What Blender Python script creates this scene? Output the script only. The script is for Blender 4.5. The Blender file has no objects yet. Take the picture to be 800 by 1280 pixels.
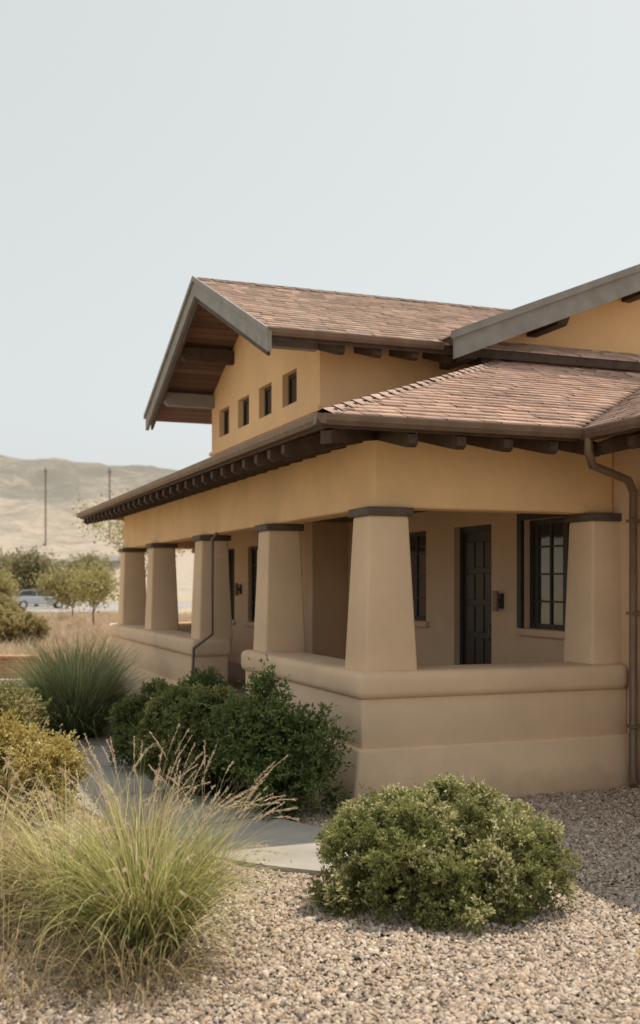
import bpy, bmesh, math, random
import numpy as np
from mathutils import Vector, noise as mnoise
random.seed(7); rng=np.random.default_rng(7)
sc=bpy.context.scene
TH=math.atan(513/1350); CX,CY=0.5,10.0
ct,st=math.cos(TH),math.sin(TH)

# ---------------------------------------------------------------- materials
def nodes(name):
    m=bpy.data.materials.new(name); m.use_nodes=True
    nt=m.node_tree; b=nt.nodes['Principled BSDF']; return m,nt,b
def L(nt,a,b): nt.links.new(a,b)
def mat_noise(name,c1,c2,scale=3,rough=.8,bump=.2,bscale=60,detail=6,metal=0,c3=None,dist=.01,coord='Object',spec=.3,stretch=None):
    m,nt,b=nodes(name)
    tc=nt.nodes.new('ShaderNodeTexCoord')
    src=tc.outputs[coord]
    if stretch:
        mp=nt.nodes.new('ShaderNodeMapping'); mp.inputs['Scale'].default_value=stretch
        L(nt,src,mp.inputs['Vector']); src=mp.outputs['Vector']
    n=nt.nodes.new('ShaderNodeTexNoise'); n.inputs['Scale'].default_value=scale; n.inputs['Detail'].default_value=detail
    L(nt,src,n.inputs['Vector'])
    r=nt.nodes.new('ShaderNodeValToRGB')
    r.color_ramp.elements[0].position=.3; r.color_ramp.elements[1].position=.7
    r.color_ramp.elements[0].color=(*c1,1); r.color_ramp.elements[1].color=(*c2,1)
    if c3:
        e=r.color_ramp.elements.new(.5); e.color=(*c3,1)
    L(nt,n.outputs['Fac'],r.inputs['Fac']); L(nt,r.outputs['Color'],b.inputs['Base Color'])
    b.inputs['Roughness'].default_value=rough; b.inputs['Metallic'].default_value=metal
    b.inputs['Specular IOR Level'].default_value=spec
    if bump>0:
        n2=nt.nodes.new('ShaderNodeTexNoise'); n2.inputs['Scale'].default_value=bscale; n2.inputs['Detail'].default_value=5
        L(nt,src,n2.inputs['Vector'])
        bp=nt.nodes.new('ShaderNodeBump'); bp.inputs['Strength'].default_value=bump; bp.inputs['Distance'].default_value=dist
        L(nt,n2.outputs['Fac'],bp.inputs['Height']); L(nt,bp.outputs['Normal'],b.inputs['Normal'])
    return m
def mat_stucco(name,c):
    m,nt,b=nodes(name)
    tc=nt.nodes.new('ShaderNodeTexCoord')
    n=nt.nodes.new('ShaderNodeTexNoise'); n.inputs['Scale'].default_value=.9; n.inputs['Detail'].default_value=9; n.inputs['Roughness'].default_value=.65
    L(nt,tc.outputs['Object'],n.inputs['Vector'])
    r=nt.nodes.new('ShaderNodeMapRange'); r.inputs['From Min'].default_value=.3; r.inputs['From Max'].default_value=.7
    r.inputs['To Min'].default_value=.87; r.inputs['To Max'].default_value=1.07
    L(nt,n.outputs['Fac'],r.inputs['Value'])
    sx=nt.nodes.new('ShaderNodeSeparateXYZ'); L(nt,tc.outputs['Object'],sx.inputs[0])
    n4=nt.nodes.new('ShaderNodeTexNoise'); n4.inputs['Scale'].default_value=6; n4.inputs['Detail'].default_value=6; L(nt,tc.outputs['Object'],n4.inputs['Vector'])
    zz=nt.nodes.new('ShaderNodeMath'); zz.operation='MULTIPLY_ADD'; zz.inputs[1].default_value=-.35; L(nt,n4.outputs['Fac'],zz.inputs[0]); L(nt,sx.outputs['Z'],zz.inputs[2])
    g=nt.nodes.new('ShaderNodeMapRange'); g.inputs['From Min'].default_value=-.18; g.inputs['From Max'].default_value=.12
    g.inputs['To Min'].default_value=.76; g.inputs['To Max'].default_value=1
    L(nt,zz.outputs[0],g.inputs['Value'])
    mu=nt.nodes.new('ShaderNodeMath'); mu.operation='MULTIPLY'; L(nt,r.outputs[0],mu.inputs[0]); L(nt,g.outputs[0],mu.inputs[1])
    vm=nt.nodes.new('ShaderNodeVectorMath'); vm.operation='SCALE'; vm.inputs[0].default_value=c
    L(nt,mu.outputs[0],vm.inputs['Scale']); L(nt,vm.outputs[0],b.inputs['Base Color'])
    b.inputs['Roughness'].default_value=.92; b.inputs['Specular IOR Level'].default_value=.15
    n2=nt.nodes.new('ShaderNodeTexNoise'); n2.inputs['Scale'].default_value=45; n2.inputs['Detail'].default_value=6
    n3=nt.nodes.new('ShaderNodeTexNoise'); n3.inputs['Scale'].default_value=4; n3.inputs['Detail'].default_value=3
    L(nt,tc.outputs['Object'],n2.inputs['Vector']); L(nt,tc.outputs['Object'],n3.inputs['Vector'])
    b1=nt.nodes.new('ShaderNodeBump'); b1.inputs['Strength'].default_value=.4; b1.inputs['Distance'].default_value=.006
    b2=nt.nodes.new('ShaderNodeBump'); b2.inputs['Strength'].default_value=.4; b2.inputs['Distance'].default_value=.03
    L(nt,n3.outputs['Fac'],b2.inputs['Height']); L(nt,b2.outputs['Normal'],b1.inputs['Normal'])
    L(nt,n2.outputs['Fac'],b1.inputs['Height']); L(nt,b1.outputs['Normal'],b.inputs['Normal'])
    return m
def mat_attr(name,rough=.7,trans=0,spec=.2):
    m,nt,b=nodes(name)
    at=nt.nodes.new('ShaderNodeAttribute'); at.attribute_name='Col'
    col=at.outputs['Color']
    L(nt,col,b.inputs['Base Color']); b.inputs['Roughness'].default_value=rough; b.inputs['Specular IOR Level'].default_value=spec
    if trans>0:
        t=nt.nodes.new('ShaderNodeBsdfTranslucent'); L(nt,col,t.inputs['Color'])
        mx=nt.nodes.new('ShaderNodeMixShader'); mx.inputs[0].default_value=trans
        out=nt.nodes['Material Output']
        L(nt,b.outputs[0],mx.inputs[1]); L(nt,t.outputs[0],mx.inputs[2]); L(nt,mx.outputs[0],out.inputs['Surface'])
    return m
def mat_planks(name,c,axis='X',width=.12):
    m,nt,b=nodes(name)
    tc=nt.nodes.new('ShaderNodeTexCoord')
    sx=nt.nodes.new('ShaderNodeSeparateXYZ'); L(nt,tc.outputs['Object'],sx.inputs[0])
    d=nt.nodes.new('ShaderNodeMath'); d.operation='DIVIDE'; d.inputs[1].default_value=width; L(nt,sx.outputs[axis],d.inputs[0])
    f=nt.nodes.new('ShaderNodeMath'); f.operation='FRACT'; L(nt,d.outputs[0],f.inputs[0])
    fl=nt.nodes.new('ShaderNodeMath'); fl.operation='FLOOR'; L(nt,d.outputs[0],fl.inputs[0])
    wn=nt.nodes.new('ShaderNodeTexWhiteNoise'); wn.noise_dimensions='1D'; L(nt,fl.outputs[0],wn.inputs['W'])
    gr=nt.nodes.new('ShaderNodeMath'); gr.operation='GREATER_THAN'; gr.inputs[1].default_value=.1; L(nt,f.outputs[0],gr.inputs[0])
    mr=nt.nodes.new('ShaderNodeMapRange'); mr.inputs['To Min'].default_value=.7; mr.inputs['To Max'].default_value=1.25; L(nt,wn.outputs['Value'],mr.inputs['Value'])
    g2=nt.nodes.new('ShaderNodeMapRange'); g2.inputs['To Min'].default_value=.3; g2.inputs['To Max'].default_value=1; L(nt,gr.outputs[0],g2.inputs['Value'])
    mu=nt.nodes.new('ShaderNodeMath'); mu.operation='MULTIPLY'; L(nt,mr.outputs[0],mu.inputs[0]); L(nt,g2.outputs[0],mu.inputs[1])
    vm=nt.nodes.new('ShaderNodeVectorMath'); vm.operation='SCALE'; vm.inputs[0].default_value=c
    L(nt,mu.outputs[0],vm.inputs['Scale']); L(nt,vm.outputs[0],b.inputs['Base Color']); b.inputs['Roughness'].default_value=.75
    bp=nt.nodes.new('ShaderNodeBump'); bp.inputs['Distance'].default_value=.01; L(nt,gr.outputs[0],bp.inputs['Height']); L(nt,bp.outputs['Normal'],b.inputs['Normal'])
    return m
def mat_brick(name):
    m,nt,b=nodes(name)
    tc=nt.nodes.new('ShaderNodeTexCoord'); mp=nt.nodes.new('ShaderNodeMapping'); mp.inputs['Rotation'].default_value=(math.pi/2,0,0)
    L(nt,tc.outputs['Object'],mp.inputs['Vector'])
    k=nt.nodes.new('ShaderNodeTexBrick'); k.inputs['Color1'].default_value=(.38,.17,.08,1); k.inputs['Color2'].default_value=(.46,.24,.12,1)
    k.inputs['Mortar'].default_value=(.4,.33,.25,1); k.inputs['Scale'].default_value=1; k.inputs['Brick Width'].default_value=.22; k.inputs['Row Height'].default_value=.075; k.inputs['Mortar Size'].default_value=.008
    L(nt,mp.outputs['Vector'],k.inputs['Vector']); L(nt,k.outputs['Color'],b.inputs['Base Color']); b.inputs['Roughness'].default_value=.9
    return m

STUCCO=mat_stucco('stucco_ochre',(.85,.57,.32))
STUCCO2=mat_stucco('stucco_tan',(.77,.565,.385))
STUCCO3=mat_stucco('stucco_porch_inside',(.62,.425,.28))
CEIL=mat_planks('porch_ceiling_wood',(.12,.075,.05),'Y',.11)
TRIM=mat_noise('trim_warm_grey',(.215,.205,.185),(.285,.27,.245),scale=5,rough=.6,bump=.25,bscale=25)
DARK=mat_noise('dark_timber',(.055,.034,.025),(.095,.062,.044),scale=8,rough=.65,bump=.3,bscale=40)
CAPM=mat_noise('column_cap',(.085,.062,.05),(.13,.10,.08),scale=8,rough=.6,bump=.3,bscale=30)
SOFF=mat_planks('soffit_planks',(.16,.095,.065),'Y',.13)
SOFF2=mat_planks('soffit_planks_b',(.16,.095,.065),'X',.13)
GUT=mat_noise('bronze_gutter',(.16,.105,.075),(.22,.155,.115),scale=6,rough=.45,bump=.05,metal=.3,spec=.5)
FRAME=mat_noise('window_frame',(.025,.022,.02),(.04,.035,.03),scale=9,rough=.45,bump=.1)
DOORM=mat_noise('door_wood',(.03,.02,.016),(.05,.034,.024),scale=7,rough=.35,bump=.2,stretch=(4,4,.6))
m,nt,b=nodes('window_glass'); b.inputs['Base Color'].default_value=(.03,.032,.03,1); b.inputs['Roughness'].default_value=.04; b.inputs['Specular IOR Level'].default_value=.9
n=nt.nodes.new('ShaderNodeTexNoise'); n.inputs['Scale'].default_value=1.5; bp=nt.nodes.new('ShaderNodeBump'); bp.inputs['Strength'].default_value=.08; bp.inputs['Distance'].default_value=.05
L(nt,n.outputs['Fac'],bp.inputs['Height']); L(nt,bp.outputs['Normal'],b.inputs['Normal']); GLASS=m
CONC=mat_noise('concrete',(.32,.295,.26),(.43,.40,.355),scale=2.5,rough=.9,bump=.3,bscale=80,detail=10)
FLOORM=mat_noise('porch_floor',(.24,.19,.15),(.31,.25,.2),scale=4,rough=.8,bump=.2)
SHING=mat_attr('roof_shingles',rough=.85,spec=.15)
ROOFB=mat_noise('roof_underlay',(.18,.125,.10),(.22,.155,.125),scale=9,rough=.9)
PEB=mat_attr('pebble',rough=.75,spec=.25)
LEAF=mat_attr('leaf',rough=.55,trans=.35,spec=.3)
GRASSM=mat_attr('grass_blade',rough=.6,trans=.4,spec=.25)
BARK=mat_noise('bark',(.06,.045,.03),(.12,.09,.065),scale=12,rough=.9,bump=.6,bscale=30)
BRICK=mat_brick('red_brick')

# ---------------------------------------------------------------- mesh helpers
def link(o,parent=None):
    sc.collection.objects.link(o)
    if parent: o.parent=parent
    return o
def npmesh(name,V,F,mat,col=None,parent=None,smooth=False):
    V=np.asarray(V,dtype=np.float32); F=np.asarray(F,dtype=np.int32); k=F.shape[1]
    me=bpy.data.meshes.new(name); me.vertices.add(len(V)); me.vertices.foreach_set('co',V.ravel())
    me.loops.add(F.size); me.loops.foreach_set('vertex_index',F.ravel())
    me.polygons.add(len(F)); me.polygons.foreach_set('loop_start',np.arange(len(F),dtype=np.int32)*k)
    try: me.polygons.foreach_set('loop_total',np.full(len(F),k,dtype=np.int32))
    except Exception: pass
    if smooth: me.polygons.foreach_set('use_smooth',np.ones(len(F),dtype=bool))
    if col is not None:
        c=np.ones((len(V),4),dtype=np.float32); c[:,:3]=col
        a=me.color_attributes.new('Col','FLOAT_COLOR','POINT'); a.data.foreach_set('color',c.ravel())
    me.update(calc_edges=True); me.validate()
    me.materials.append(mat)
    return link(bpy.data.objects.new(name,me),parent)
def pm(name,verts,faces,mat,parent=None,bevel=0,seg=2,mats=None,fm=None):
    me=bpy.data.meshes.new(name); bm=bmesh.new()
    vs=[bm.verts.new(v) for v in verts]
    for i,f in enumerate(faces):
        try:
            fc=bm.faces.new([vs[j] for j in f])
            if fm: fc.material_index=fm[i]
        except ValueError: pass
    bmesh.ops.recalc_face_normals(bm,faces=bm.faces)
    if bevel>0:
        bmesh.ops.bevel(bm,geom=list(bm.edges),offset=bevel,segments=seg,affect='EDGES',profile=.5,clamp_overlap=True)
        for f in bm.faces: f.smooth=True
    bm.to_mesh(me); bm.free()
    if bevel>0:
        try: me.set_sharp_from_angle(angle=math.radians(50))
        except Exception: pass
    for mm in (mats or [mat]): me.materials.append(mm)
    return link(bpy.data.objects.new(name,me),parent)
def loft(name,p0,z0,p1,z1,mat,parent=None,bevel=0,seg=2):
    n=len(p0); V=[(x,y,z0) for x,y in p0]+[(x,y,z1) for x,y in p1]
    F=[list(range(n))[::-1],list(range(n,2*n))]+[[i,(i+1)%n,n+(i+1)%n,n+i] for i in range(n)]
    return pm(name,V,F,mat,parent,bevel,seg)
def prism(name,poly,z0,z1,mat,parent=None,bevel=0,seg=2): return loft(name,poly,z0,poly,z1,mat,parent,bevel,seg)
def rect(x0,x1,y0,y1): return [(x0,y0),(x1,y0),(x1,y1),(x0,y1)]
def box(name,x0,x1,y0,y1,z0,z1,mat,parent=None,bevel=0,seg=2): return prism(name,rect(x0,x1,y0,y1),z0,z1,mat,parent,bevel,seg)
def ext(name,prof,axis,t0,t1,mat,parent=None,bevel=0):
    f=(lambda p,t:(t,p[0],p[1])) if axis=='x' else (lambda p,t:(p[0],t,p[1]))
    n=len(prof); V=[f(p,t0) for p in prof]+[f(p,t1) for p in prof]
    F=[list(range(n)),list(range(n,2*n))[::-1]]+[[i,(i+1)%n,n+(i+1)%n,n+i] for i in range(n)]
    return pm(name,V,F,mat,parent,bevel)
def wallpanel(name,axis,pos,thick,u0,u1,z0,z1,ops,mat,parent):
    us=sorted({u0,u1}|{o[0] for o in ops}|{o[1] for o in ops}); zs=sorted({z0,z1}|{o[2] for o in ops}|{o[3] for o in ops})
    f=(lambda t,u,z:(t,u,z)) if axis=='x' else (lambda t,u,z:(u,t,z))
    inside=lambda u,z:any(o[0]<u<o[1] and o[2]<z<o[3] for o in ops)
    V=[];F=[]
    def q(a,b,c,d):
        i=len(V); V.extend([a,b,c,d]); F.append([i,i+1,i+2,i+3])
    for i in range(len(us)-1):
        for j in range(len(zs)-1):
            a,b2,c,d=us[i],us[i+1],zs[j],zs[j+1]
            if inside((a+b2)/2,(c+d)/2): continue
            for t in (pos,pos+thick): q(f(t,a,c),f(t,b2,c),f(t,b2,d),f(t,a,d))
    def tubeq(a,b2,c,d):
        for (p,r) in (((a,c),(b2,c)),((b2,c),(b2,d)),((b2,d),(a,d)),((a,d),(a,c))):
            q(f(pos,*p),f(pos,*r),f(pos+thick,*r),f(pos+thick,*p))
    tubeq(u0,u1,z0,z1)
    for o in ops: tubeq(*o)
    me=bpy.data.meshes.new(name); me.from_pydata(V,[],F)
    bm=bmesh.new(); bm.from_mesh(me); bmesh.ops.remove_doubles(bm,verts=bm.verts,dist=1e-5); bmesh.ops.recalc_face_normals(bm,faces=bm.faces); bm.to_mesh(me); bm.free()
    me.materials.append(mat); return link(bpy.data.objects.new(name,me),parent)
def join_boxes(name,boxes,mat,parent,bevel=0):
    me=bpy.data.meshes.new(name); bm=bmesh.new()
    for (x0,x1,y0,y1,z0,z1) in boxes:
        vs=[bm.verts.new(p) for p in ((x0,y0,z0),(x1,y0,z0),(x1,y1,z0),(x0,y1,z0),(x0,y0,z1),(x1,y0,z1),(x1,y1,z1),(x0,y1,z1))]
        for f in ((3,2,1,0),(4,5,6,7),(0,1,5,4),(1,2,6,5),(2,3,7,6),(3,0,4,7)): bm.faces.new([vs[i] for i in f])
    if bevel: bmesh.ops.bevel(bm,geom=list(bm.edges),offset=bevel,segments=1,affect='EDGES')
    bm.to_mesh(me); bm.free(); me.materials.append(mat); return link(bpy.data.objects.new(name,me),parent)
def tube(name,pts,r,mat,parent=None):
    cu=bpy.data.curves.new(name,'CURVE'); cu.dimensions='3D'; cu.bevel_depth=r; cu.bevel_resolution=4; cu.use_fill_caps=True
    s=cu.splines.new('POLY'); s.points.add(len(pts)-1)
    for i,p in enumerate(pts): s.points[i].co=(*p,1)
    cu.materials.append(mat); return link(bpy.data.objects.new(name,cu),parent)

# ---------------------------------------------------------------- house
H=bpy.data.objects.new('craftsman_house',None); sc.collection.objects.link(H); H.location=(CX,CY,0); H.rotation_euler=(0,0,TH)
K=.37; EZ=3.4
def zl(a): return EZ+K*(a+.86)
def Lpoly(o,i,ax,by): return [(-o,-o),(ax,-o),(ax,i),(i,i),(i,by),(-o,by)]
prism('porch_wall_cap',Lpoly(.28,.34,2.64,3.42),.955,1.206,STUCCO2,H,.075,4)
prism('porch_wall',Lpoly(.225,.28,2.645,3.37),.50,.97,STUCCO2,H,.02)
loft('porch_plinth',Lpoly(.37,.3,2.647,3.46),-.05,Lpoly(.265,.3,2.647,3.40),.515,STUCCO2,H,.03,3)
def Upoly(o,i,b0): return [(-o,b0),(i,b0),(i,12.5-i),(1.9,12.5-i),(1.9,12.5+o),(-o,12.5+o)]
prism('porch_wall_cap_far',Upoly(.28,.34,5.82),.955,1.206,STUCCO2,H,.075,4)
prism('porch_wall_far',Upoly(.225,.28,5.87),.50,.97,STUCCO2,H,.02)
loft('porch_plinth_far',Upoly(.37,.3,5.80),-.05,Upoly(.265,.3,5.85),.515,STUCCO2,H,.03,3)
for i,(a,b,hb,ht) in enumerate([(.12,.12,.265,.2),(.12,3.1,.255,.2),(.12,6.2,.255,.2),(.12,9.55,.255,.2),(.12,12.2,.255,.2),(2.55,.12,.26,.215),(1.62,12.2,.255,.2)]):
    loft(f'column_{i+1}',rect(a-hb,a+hb,b-hb,b+hb),1.18,rect(a-ht,a+ht,b-ht,b+ht),2.64,STUCCO2,H,.028,3)
    box(f'column_cap_{i+1}',a-ht-.035,a+ht+.035,b-ht-.035,b+ht+.035,2.63,2.708,CAPM,H,.008)
prism('porch_beam',[(0,0),(2.65,0),(2.65,.3),(.3,.3),(.3,12.2),(1.9,12.2),(1.9,12.5),(0,12.5)],2.71,3.58,STUCCO,H,.03,3)
box('porch_ceiling',.29,2.6,.29,12.21,2.98,3.03,CEIL,H)
box('porch_floor_slab',-.1,2.6,-.1,12.4,.1,.47,FLOORM,H)
for i in range(3):
    box(f'porch_step_{i+1}',-.12-.32*(i+1),-.1-.32*i if i else -.1,3.5,5.78,-.02,.36-.12*i,CONC,H,.012)
wins=[(.62,1.46,1.5,2.72),(3.95,4.85,1.5,2.72)]
door=(2.2,3.15,.47,2.72)
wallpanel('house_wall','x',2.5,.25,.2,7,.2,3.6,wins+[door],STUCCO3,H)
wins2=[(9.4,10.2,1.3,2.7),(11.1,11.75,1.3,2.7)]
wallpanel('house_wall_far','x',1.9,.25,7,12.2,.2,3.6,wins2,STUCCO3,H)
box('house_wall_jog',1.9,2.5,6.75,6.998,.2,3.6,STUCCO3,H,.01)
box('house_back_wall',2.15,9.0,11.95,12.2,0,3.6,STUCCO2,H)
box('house_side_wall',8.75,9.0,-.5,11.94,0,3.6,STUCCO2,H)
def window_x(tag,a,op,cols,rows,rec=.1,sill=True):
    b0,b1,z0,z1=op; x0=a+rec; fr=.055
    B=[(x0,x0+.05,b0,b0+fr,z0,z1),(x0,x0+.05,b1-fr,b1,z0,z1),(x0+.001,x0+.049,b0+fr,b1-fr,z0,z0+fr),(x0+.001,x0+.049,b0+fr,b1-fr,z1-fr,z1)]
    for c in range(1,cols):
        u=b0+(b1-b0)*c/cols; w=.022 if c!=cols/2 else .035
        B.append((x0+.004,x0+.045,u-w/2,u+w/2,z0+fr,z1-fr))
    for r in range(1,rows):
        z=z0+(z1-z0)*r/rows; B.append((x0+.008,x0+.04,b0+fr,b1-fr,z-.011,z+.011))
    join_boxes(f'window_frame_{tag}',B,FRAME,H)
    box(f'window_glass_{tag}',x0+.02,x0+.03,b0+.01,b1-.01,z0+.01,z1-.01,GLASS,H)
    if sill: box(f'window_sill_{tag}',a-.06,a+.09,b0-.09,b1+.09,z0-.085,z0-.002,STUCCO3,H,.015)
window_x('a',2.5,wins[0],2,4,.07); window_x('b',2.5,wins[1],2,4,.07)
window_x('c',1.9,wins2[0],2,4,.07); window_x('d',1.9,wins2[1],1,4,.07)
join_boxes('window_surround_a',[(2.455,2.499,.53,.617,1.5,2.80),(2.455,2.499,1.463,1.55,1.5,2.80),(2.456,2.498,.617,1.463,2.722,2.80)],FRAME,H)
B=[(2.58,2.64,2.2,2.27,.47,2.72),(2.58,2.64,3.08,3.15,.47,2.72),(2.581,2.639,2.27,3.08,2.65,2.72)]
join_boxes('door_frame',B,FRAME,H)
box('door_leaf',2.61,2.655,2.27,3.08,.48,2.65,DOORM,H)
B=[]
for c in range(3):
    for r in range(5):
        y=2.33+c*.235; z=.6+r*.4; B.append((2.595,2.611,y,y+.19,z,z+.33))
join_boxes('door_panels',B,DOORM,H,.006)
tube('door_handle',[(2.6,2.35,1.5),(2.55,2.35,1.5),(2.55,2.35,1.32),(2.6,2.35,1.32)],.012,GUT,H)
def lantern(tag,a,b,z):
    box(f'lantern_plate_{tag}',a-.03,a-.001,b-.045,b+.045,z-.09,z+.09,FRAME,H,.004)
    tube(f'lantern_body_{tag}',[(a-.09,b,z-.12),(a-.09,b,z+.12)],.038,GUT,H)
    box(f'lantern_arm_{tag}',a-.08,a-.02,b-.015,b+.015,z-.02,z+.02,FRAME,H)
lantern('a',2.5,1.95,1.80); lantern('b',1.9,10.65,1.9)
box('wing_wall',2.65,2.9,-2.9,.31,0,3.6,STUCCO2,H,.01)
box('wing_front_wall',2.9,7.5,-2.9,-2.65,0,3.6,STUCCO2,H)
box('wing_right_wall',7.25,7.5,-2.64,-.5,0,3.6,STUCCO2,H)

# --- roofs
shV=[];shF=[];shC=[]
def roof_plane(tag,poly,zf,eave_dir,up_dir,under=SOFF,thick=.12,tone=(1,1,1),expo=.165):
    n=len(poly); V=[(a,b,zf(a,b)) for a,b in poly]+[(a,b,zf(a,b)-thick) for a,b in poly]
    F=[list(range(n)),list(range(n,2*n))[::-1]]+[[i,(i+1)%n,n+(i+1)%n,n+i] for i in range(n)]
    fm=[0,1]+[2]*n
    pm('roof_deck_'+tag,V,F,None,H,mats=[ROOFB,under,DARK],fm=fm)
    e=np.array(eave_dir,float); u=np.array(up_dir,float)
    P=np.array(poly,float); U=P@u; E=P@e
    k=zf(*(u*1.0))-zf(0,0); cs=1/math.sqrt(1+k*k)
    s3=np.array([u[0]*cs,u[1]*cs,k*cs]); e3=np.array([e[0],e[1],0]); n3=np.cross(e3,s3); n3*=np.sign(n3[2])
    step=expo*cs; t=U.min()-.02
    def interval(t):
        xs=[]
        for i in range(n):
            a,b=U[i],U[(i+1)%n]
            if (a-t)*(b-t)<=0 and abs(a-b)>1e-9:
                f=(t-a)/(b-a); xs.append(E[i]+f*(E[(i+1)%n]-E[i]))
        return (min(xs),max(xs)) if len(xs)>=2 else None
    while t<U.max():
        lo=interval(min(max(t+step*.5,U.min()+1e-4),U.max()-1e-4))
        if lo:
            x=lo[0]-(random.random()*.12)
            while x<lo[1]:
                w=random.uniform(.14,.25); x0=max(x,lo[0]); x1=min(x+w-.005,lo[1])
                if x1-x0>.02:
                    dz=random.uniform(.012,.023); dd=random.uniform(-.01,.01)
                    ta=t+dd; tb=t+step*1.25
                    def pt(ex,ut,off):
                        h=u*ut+e*ex; return [h[0],h[1],zf(h[0],h[1])]+np.zeros(3)+n3*off
                    i0=len(shV)
                    shV.extend([pt(x0,ta,dz),pt(x1,ta,dz),pt(x1,tb,.004),pt(x0,tb,.004),pt(x0,ta,.0),pt(x1,ta,.0)])
                    shF.extend([[i0,i0+1,i0+2,i0+3],[i0+4,i0+5,i0+1,i0]])
                    big=1+.12*mnoise.noise(Vector((x*.8,t*.8,0)))
                    g=random.gauss(1,.10)*big; r=random.random()
                    base=np.array([.49,.335,.265]) if r<.55 else (np.array([.41,.30,.245]) if r<.8 else np.array([.55,.395,.31]))
                    c=np.clip(base*g*np.array(tone),.05,.8); shC.extend([c]*6)
                x+=w
        t+=step
LF=lambda a,b:EZ+K*(b+.86); LL=lambda a,b:EZ+K*(a+.86); WL=lambda a,b:EZ+K*(a-1.7); WR=lambda a,b:EZ+K*(8.3-a)
E0=-.82
roof_plane('front',[(E0,E0),(1.66+.0,E0),(5,2.48),(5,3.64),(3.64,3.64)],LF,(1,0),(0,1),SOFF2,tone=(1.03,.97,.95))
roof_plane('front_b',[(5,2.48),(9.2,2.48),(9.2,3.64),(5,3.64)],LF,(1,0),(0,1),SOFF2)
roof_plane('left',[(E0,E0),(3.64,3.64),(3.64,8.3),(E0,12.76)],LL,(0,1),(1,0),SOFF)
roof_plane('back',[(E0,12.76),(3.64,8.3),(9.2,8.3),(9.2,12.76)],lambda a,b:EZ+K*(12.8-b),(1,0),(0,-1),SOFF2)
roof_plane('wing_left',[(1.74,E0+.04),(1.74,-3.56),(5,-.3),(5,2.44)],WL,(0,1),(1,0),SOFF)
roof_plane('wing_front',[(1.74,-3.56),(8.26,-3.56),(5,-.3)],lambda a,b:EZ+K*(b+3.6),(1,0),(0,1),SOFF2)
roof_plane('wing_right',[(8.26,-3.56),(8.26,-.86),(5,2.44),(5,-.3)],WR,(0,1),(-1,0),SOFF)
UZ=5.04; UK=.435
UF=lambda a,b:UZ+UK*(b-3.1); UB=lambda a,b:UZ+UK*(10.0-b)
roof_plane('upper_front',[(0,3.1),(6,3.1),(6,6.55),(0,6.55)],UF,(1,0),(0,1),SOFF)
roof_plane('upper_back',[(0,6.55),(6,6.55),(6,10),(0,10)],UB,(1,0),(0,-1),SOFF)
GZ=5.14; GK=.40
GL=lambda a,b:GZ+GK*(a-2.395); GR=lambda a,b:GZ+GK*(11.6-a)
roof_plane('cross_left',[(2.395,2.8),(7,2.8),(7,9),(2.395,9)],GL,(0,1),(1,0),SOFF2)
roof_plane('cross_right',[(7,2.8),(11.6,2.8),(11.6,9),(7,9)],GR,(0,1),(-1,0),SOFF2)
def caps(p,q,step=.22,w=.10):
    p=np.array(p,float);q=np.array(q,float);d=q-p;Ln=np.linalg.norm(d);d/=Ln;side=np.cross(d,[0,0,1]);side/=np.linalg.norm(side);up=np.cross(side,d)
    t=0
    while t<Ln:
        a=p+d*t; b=p+d*min(t+step*1.2,Ln)
        i0=len(shV); h=random.uniform(.036,.042)
        for c,hh in ((a,h),(b,h-.014)):
            shV.extend([c-side*w+up*(hh-.05),c+up*(hh+.003),c+side*w+up*(hh-.05)])
        shV.extend([a-side*w*.9-up*.03,a+side*w*.9-up*.03])
        shF.extend([[i0,i0+1,i0+4,i0+3],[i0+1,i0+2,i0+5,i0+4],[i0+6,i0+7,i0+2,i0]])
        g=random.gauss(1,.1); shC.extend([np.clip(np.array([.41,.29,.235])*g,.05,.8)]*8); t+=step
caps((E0,E0,zl(E0)),(3.64,3.64,zl(3.64))); caps((0,6.55,UF(0,6.55)),(6,6.55,UF(0,6.55)))
caps((1.74,-3.56,3.41),(5,-.3,WL(5,0))); caps((5,-.3,WL(5,0)),(5,2.44,WL(5,0)))
caps((7,2.8,GL(7,0)),(7,9,GL(7,0)))
npmesh('roof_shingles',shV,shF,SHING,col=np.array(shC),parent=H)
box('roof_flashing',3.5,9.2,3.55,3.638,zl(3.6)-.02,zl(3.64)+.03,TRIM,H,.01)
uw=[(4.75,5.36,4.5,4.96),(5.85,6.46,4.5,4.96),(6.97,7.58,4.5,4.96),(8.1,8.71,4.5,4.96)]
wallpanel('upper_gable_wall','x',.93,.22,3.86,9.19,3.7,5.2,uw,STUCCO,H)
ext('upper_gable_peak',[(3.86,5.2),(9.19,5.2),(9.19,5.27),(6.55,6.42),(3.86,5.25)],'x',.93,1.15,STUCCO,H)
for i,o in enumerate(uw): window_x(f'u{i}',.93,o,1,1,.09,False)
box('gable_sill_band',.885,.929,3.83,9.22,4.235,4.30,STUCCO,H,.01)
box('upper_front_wall',1.151,3.5,3.86,4.08,3.7,5.24,STUCCO,H)
box('upper_back_wall',1.151,6,8.97,9.19,3.7,5.24,STUCCO,H)
ext('cross_gable_wall',[(3.45,4.6),(10.55,4.6),(10.55,5.45),(7,6.84),(3.45,5.44)],'y',3.64,3.85,STUCCO,H)
box('cross_left_wall',3.45,3.66,3.851,9,4.4,5.42,STUCCO,H)
def barge_x(tag,a0,a1,b_e,b_p,z_e,z_p,d,mat):
    ext(tag,[(b_e,z_e-d),(b_p,z_p-d),(b_p,z_p),(b_e,z_e)],'x',a0,a1,mat,H)
pz=UF(0,6.55)
barge_x('barge_board_near',-.055,.0,3.02,6.549,UZ-.03+.0,pz+.005,.25,TRIM)
barge_x('barge_trim_near',-.085,-.056,2.98,6.549,UZ+.0,pz+.05,.075,TRIM)
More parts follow.
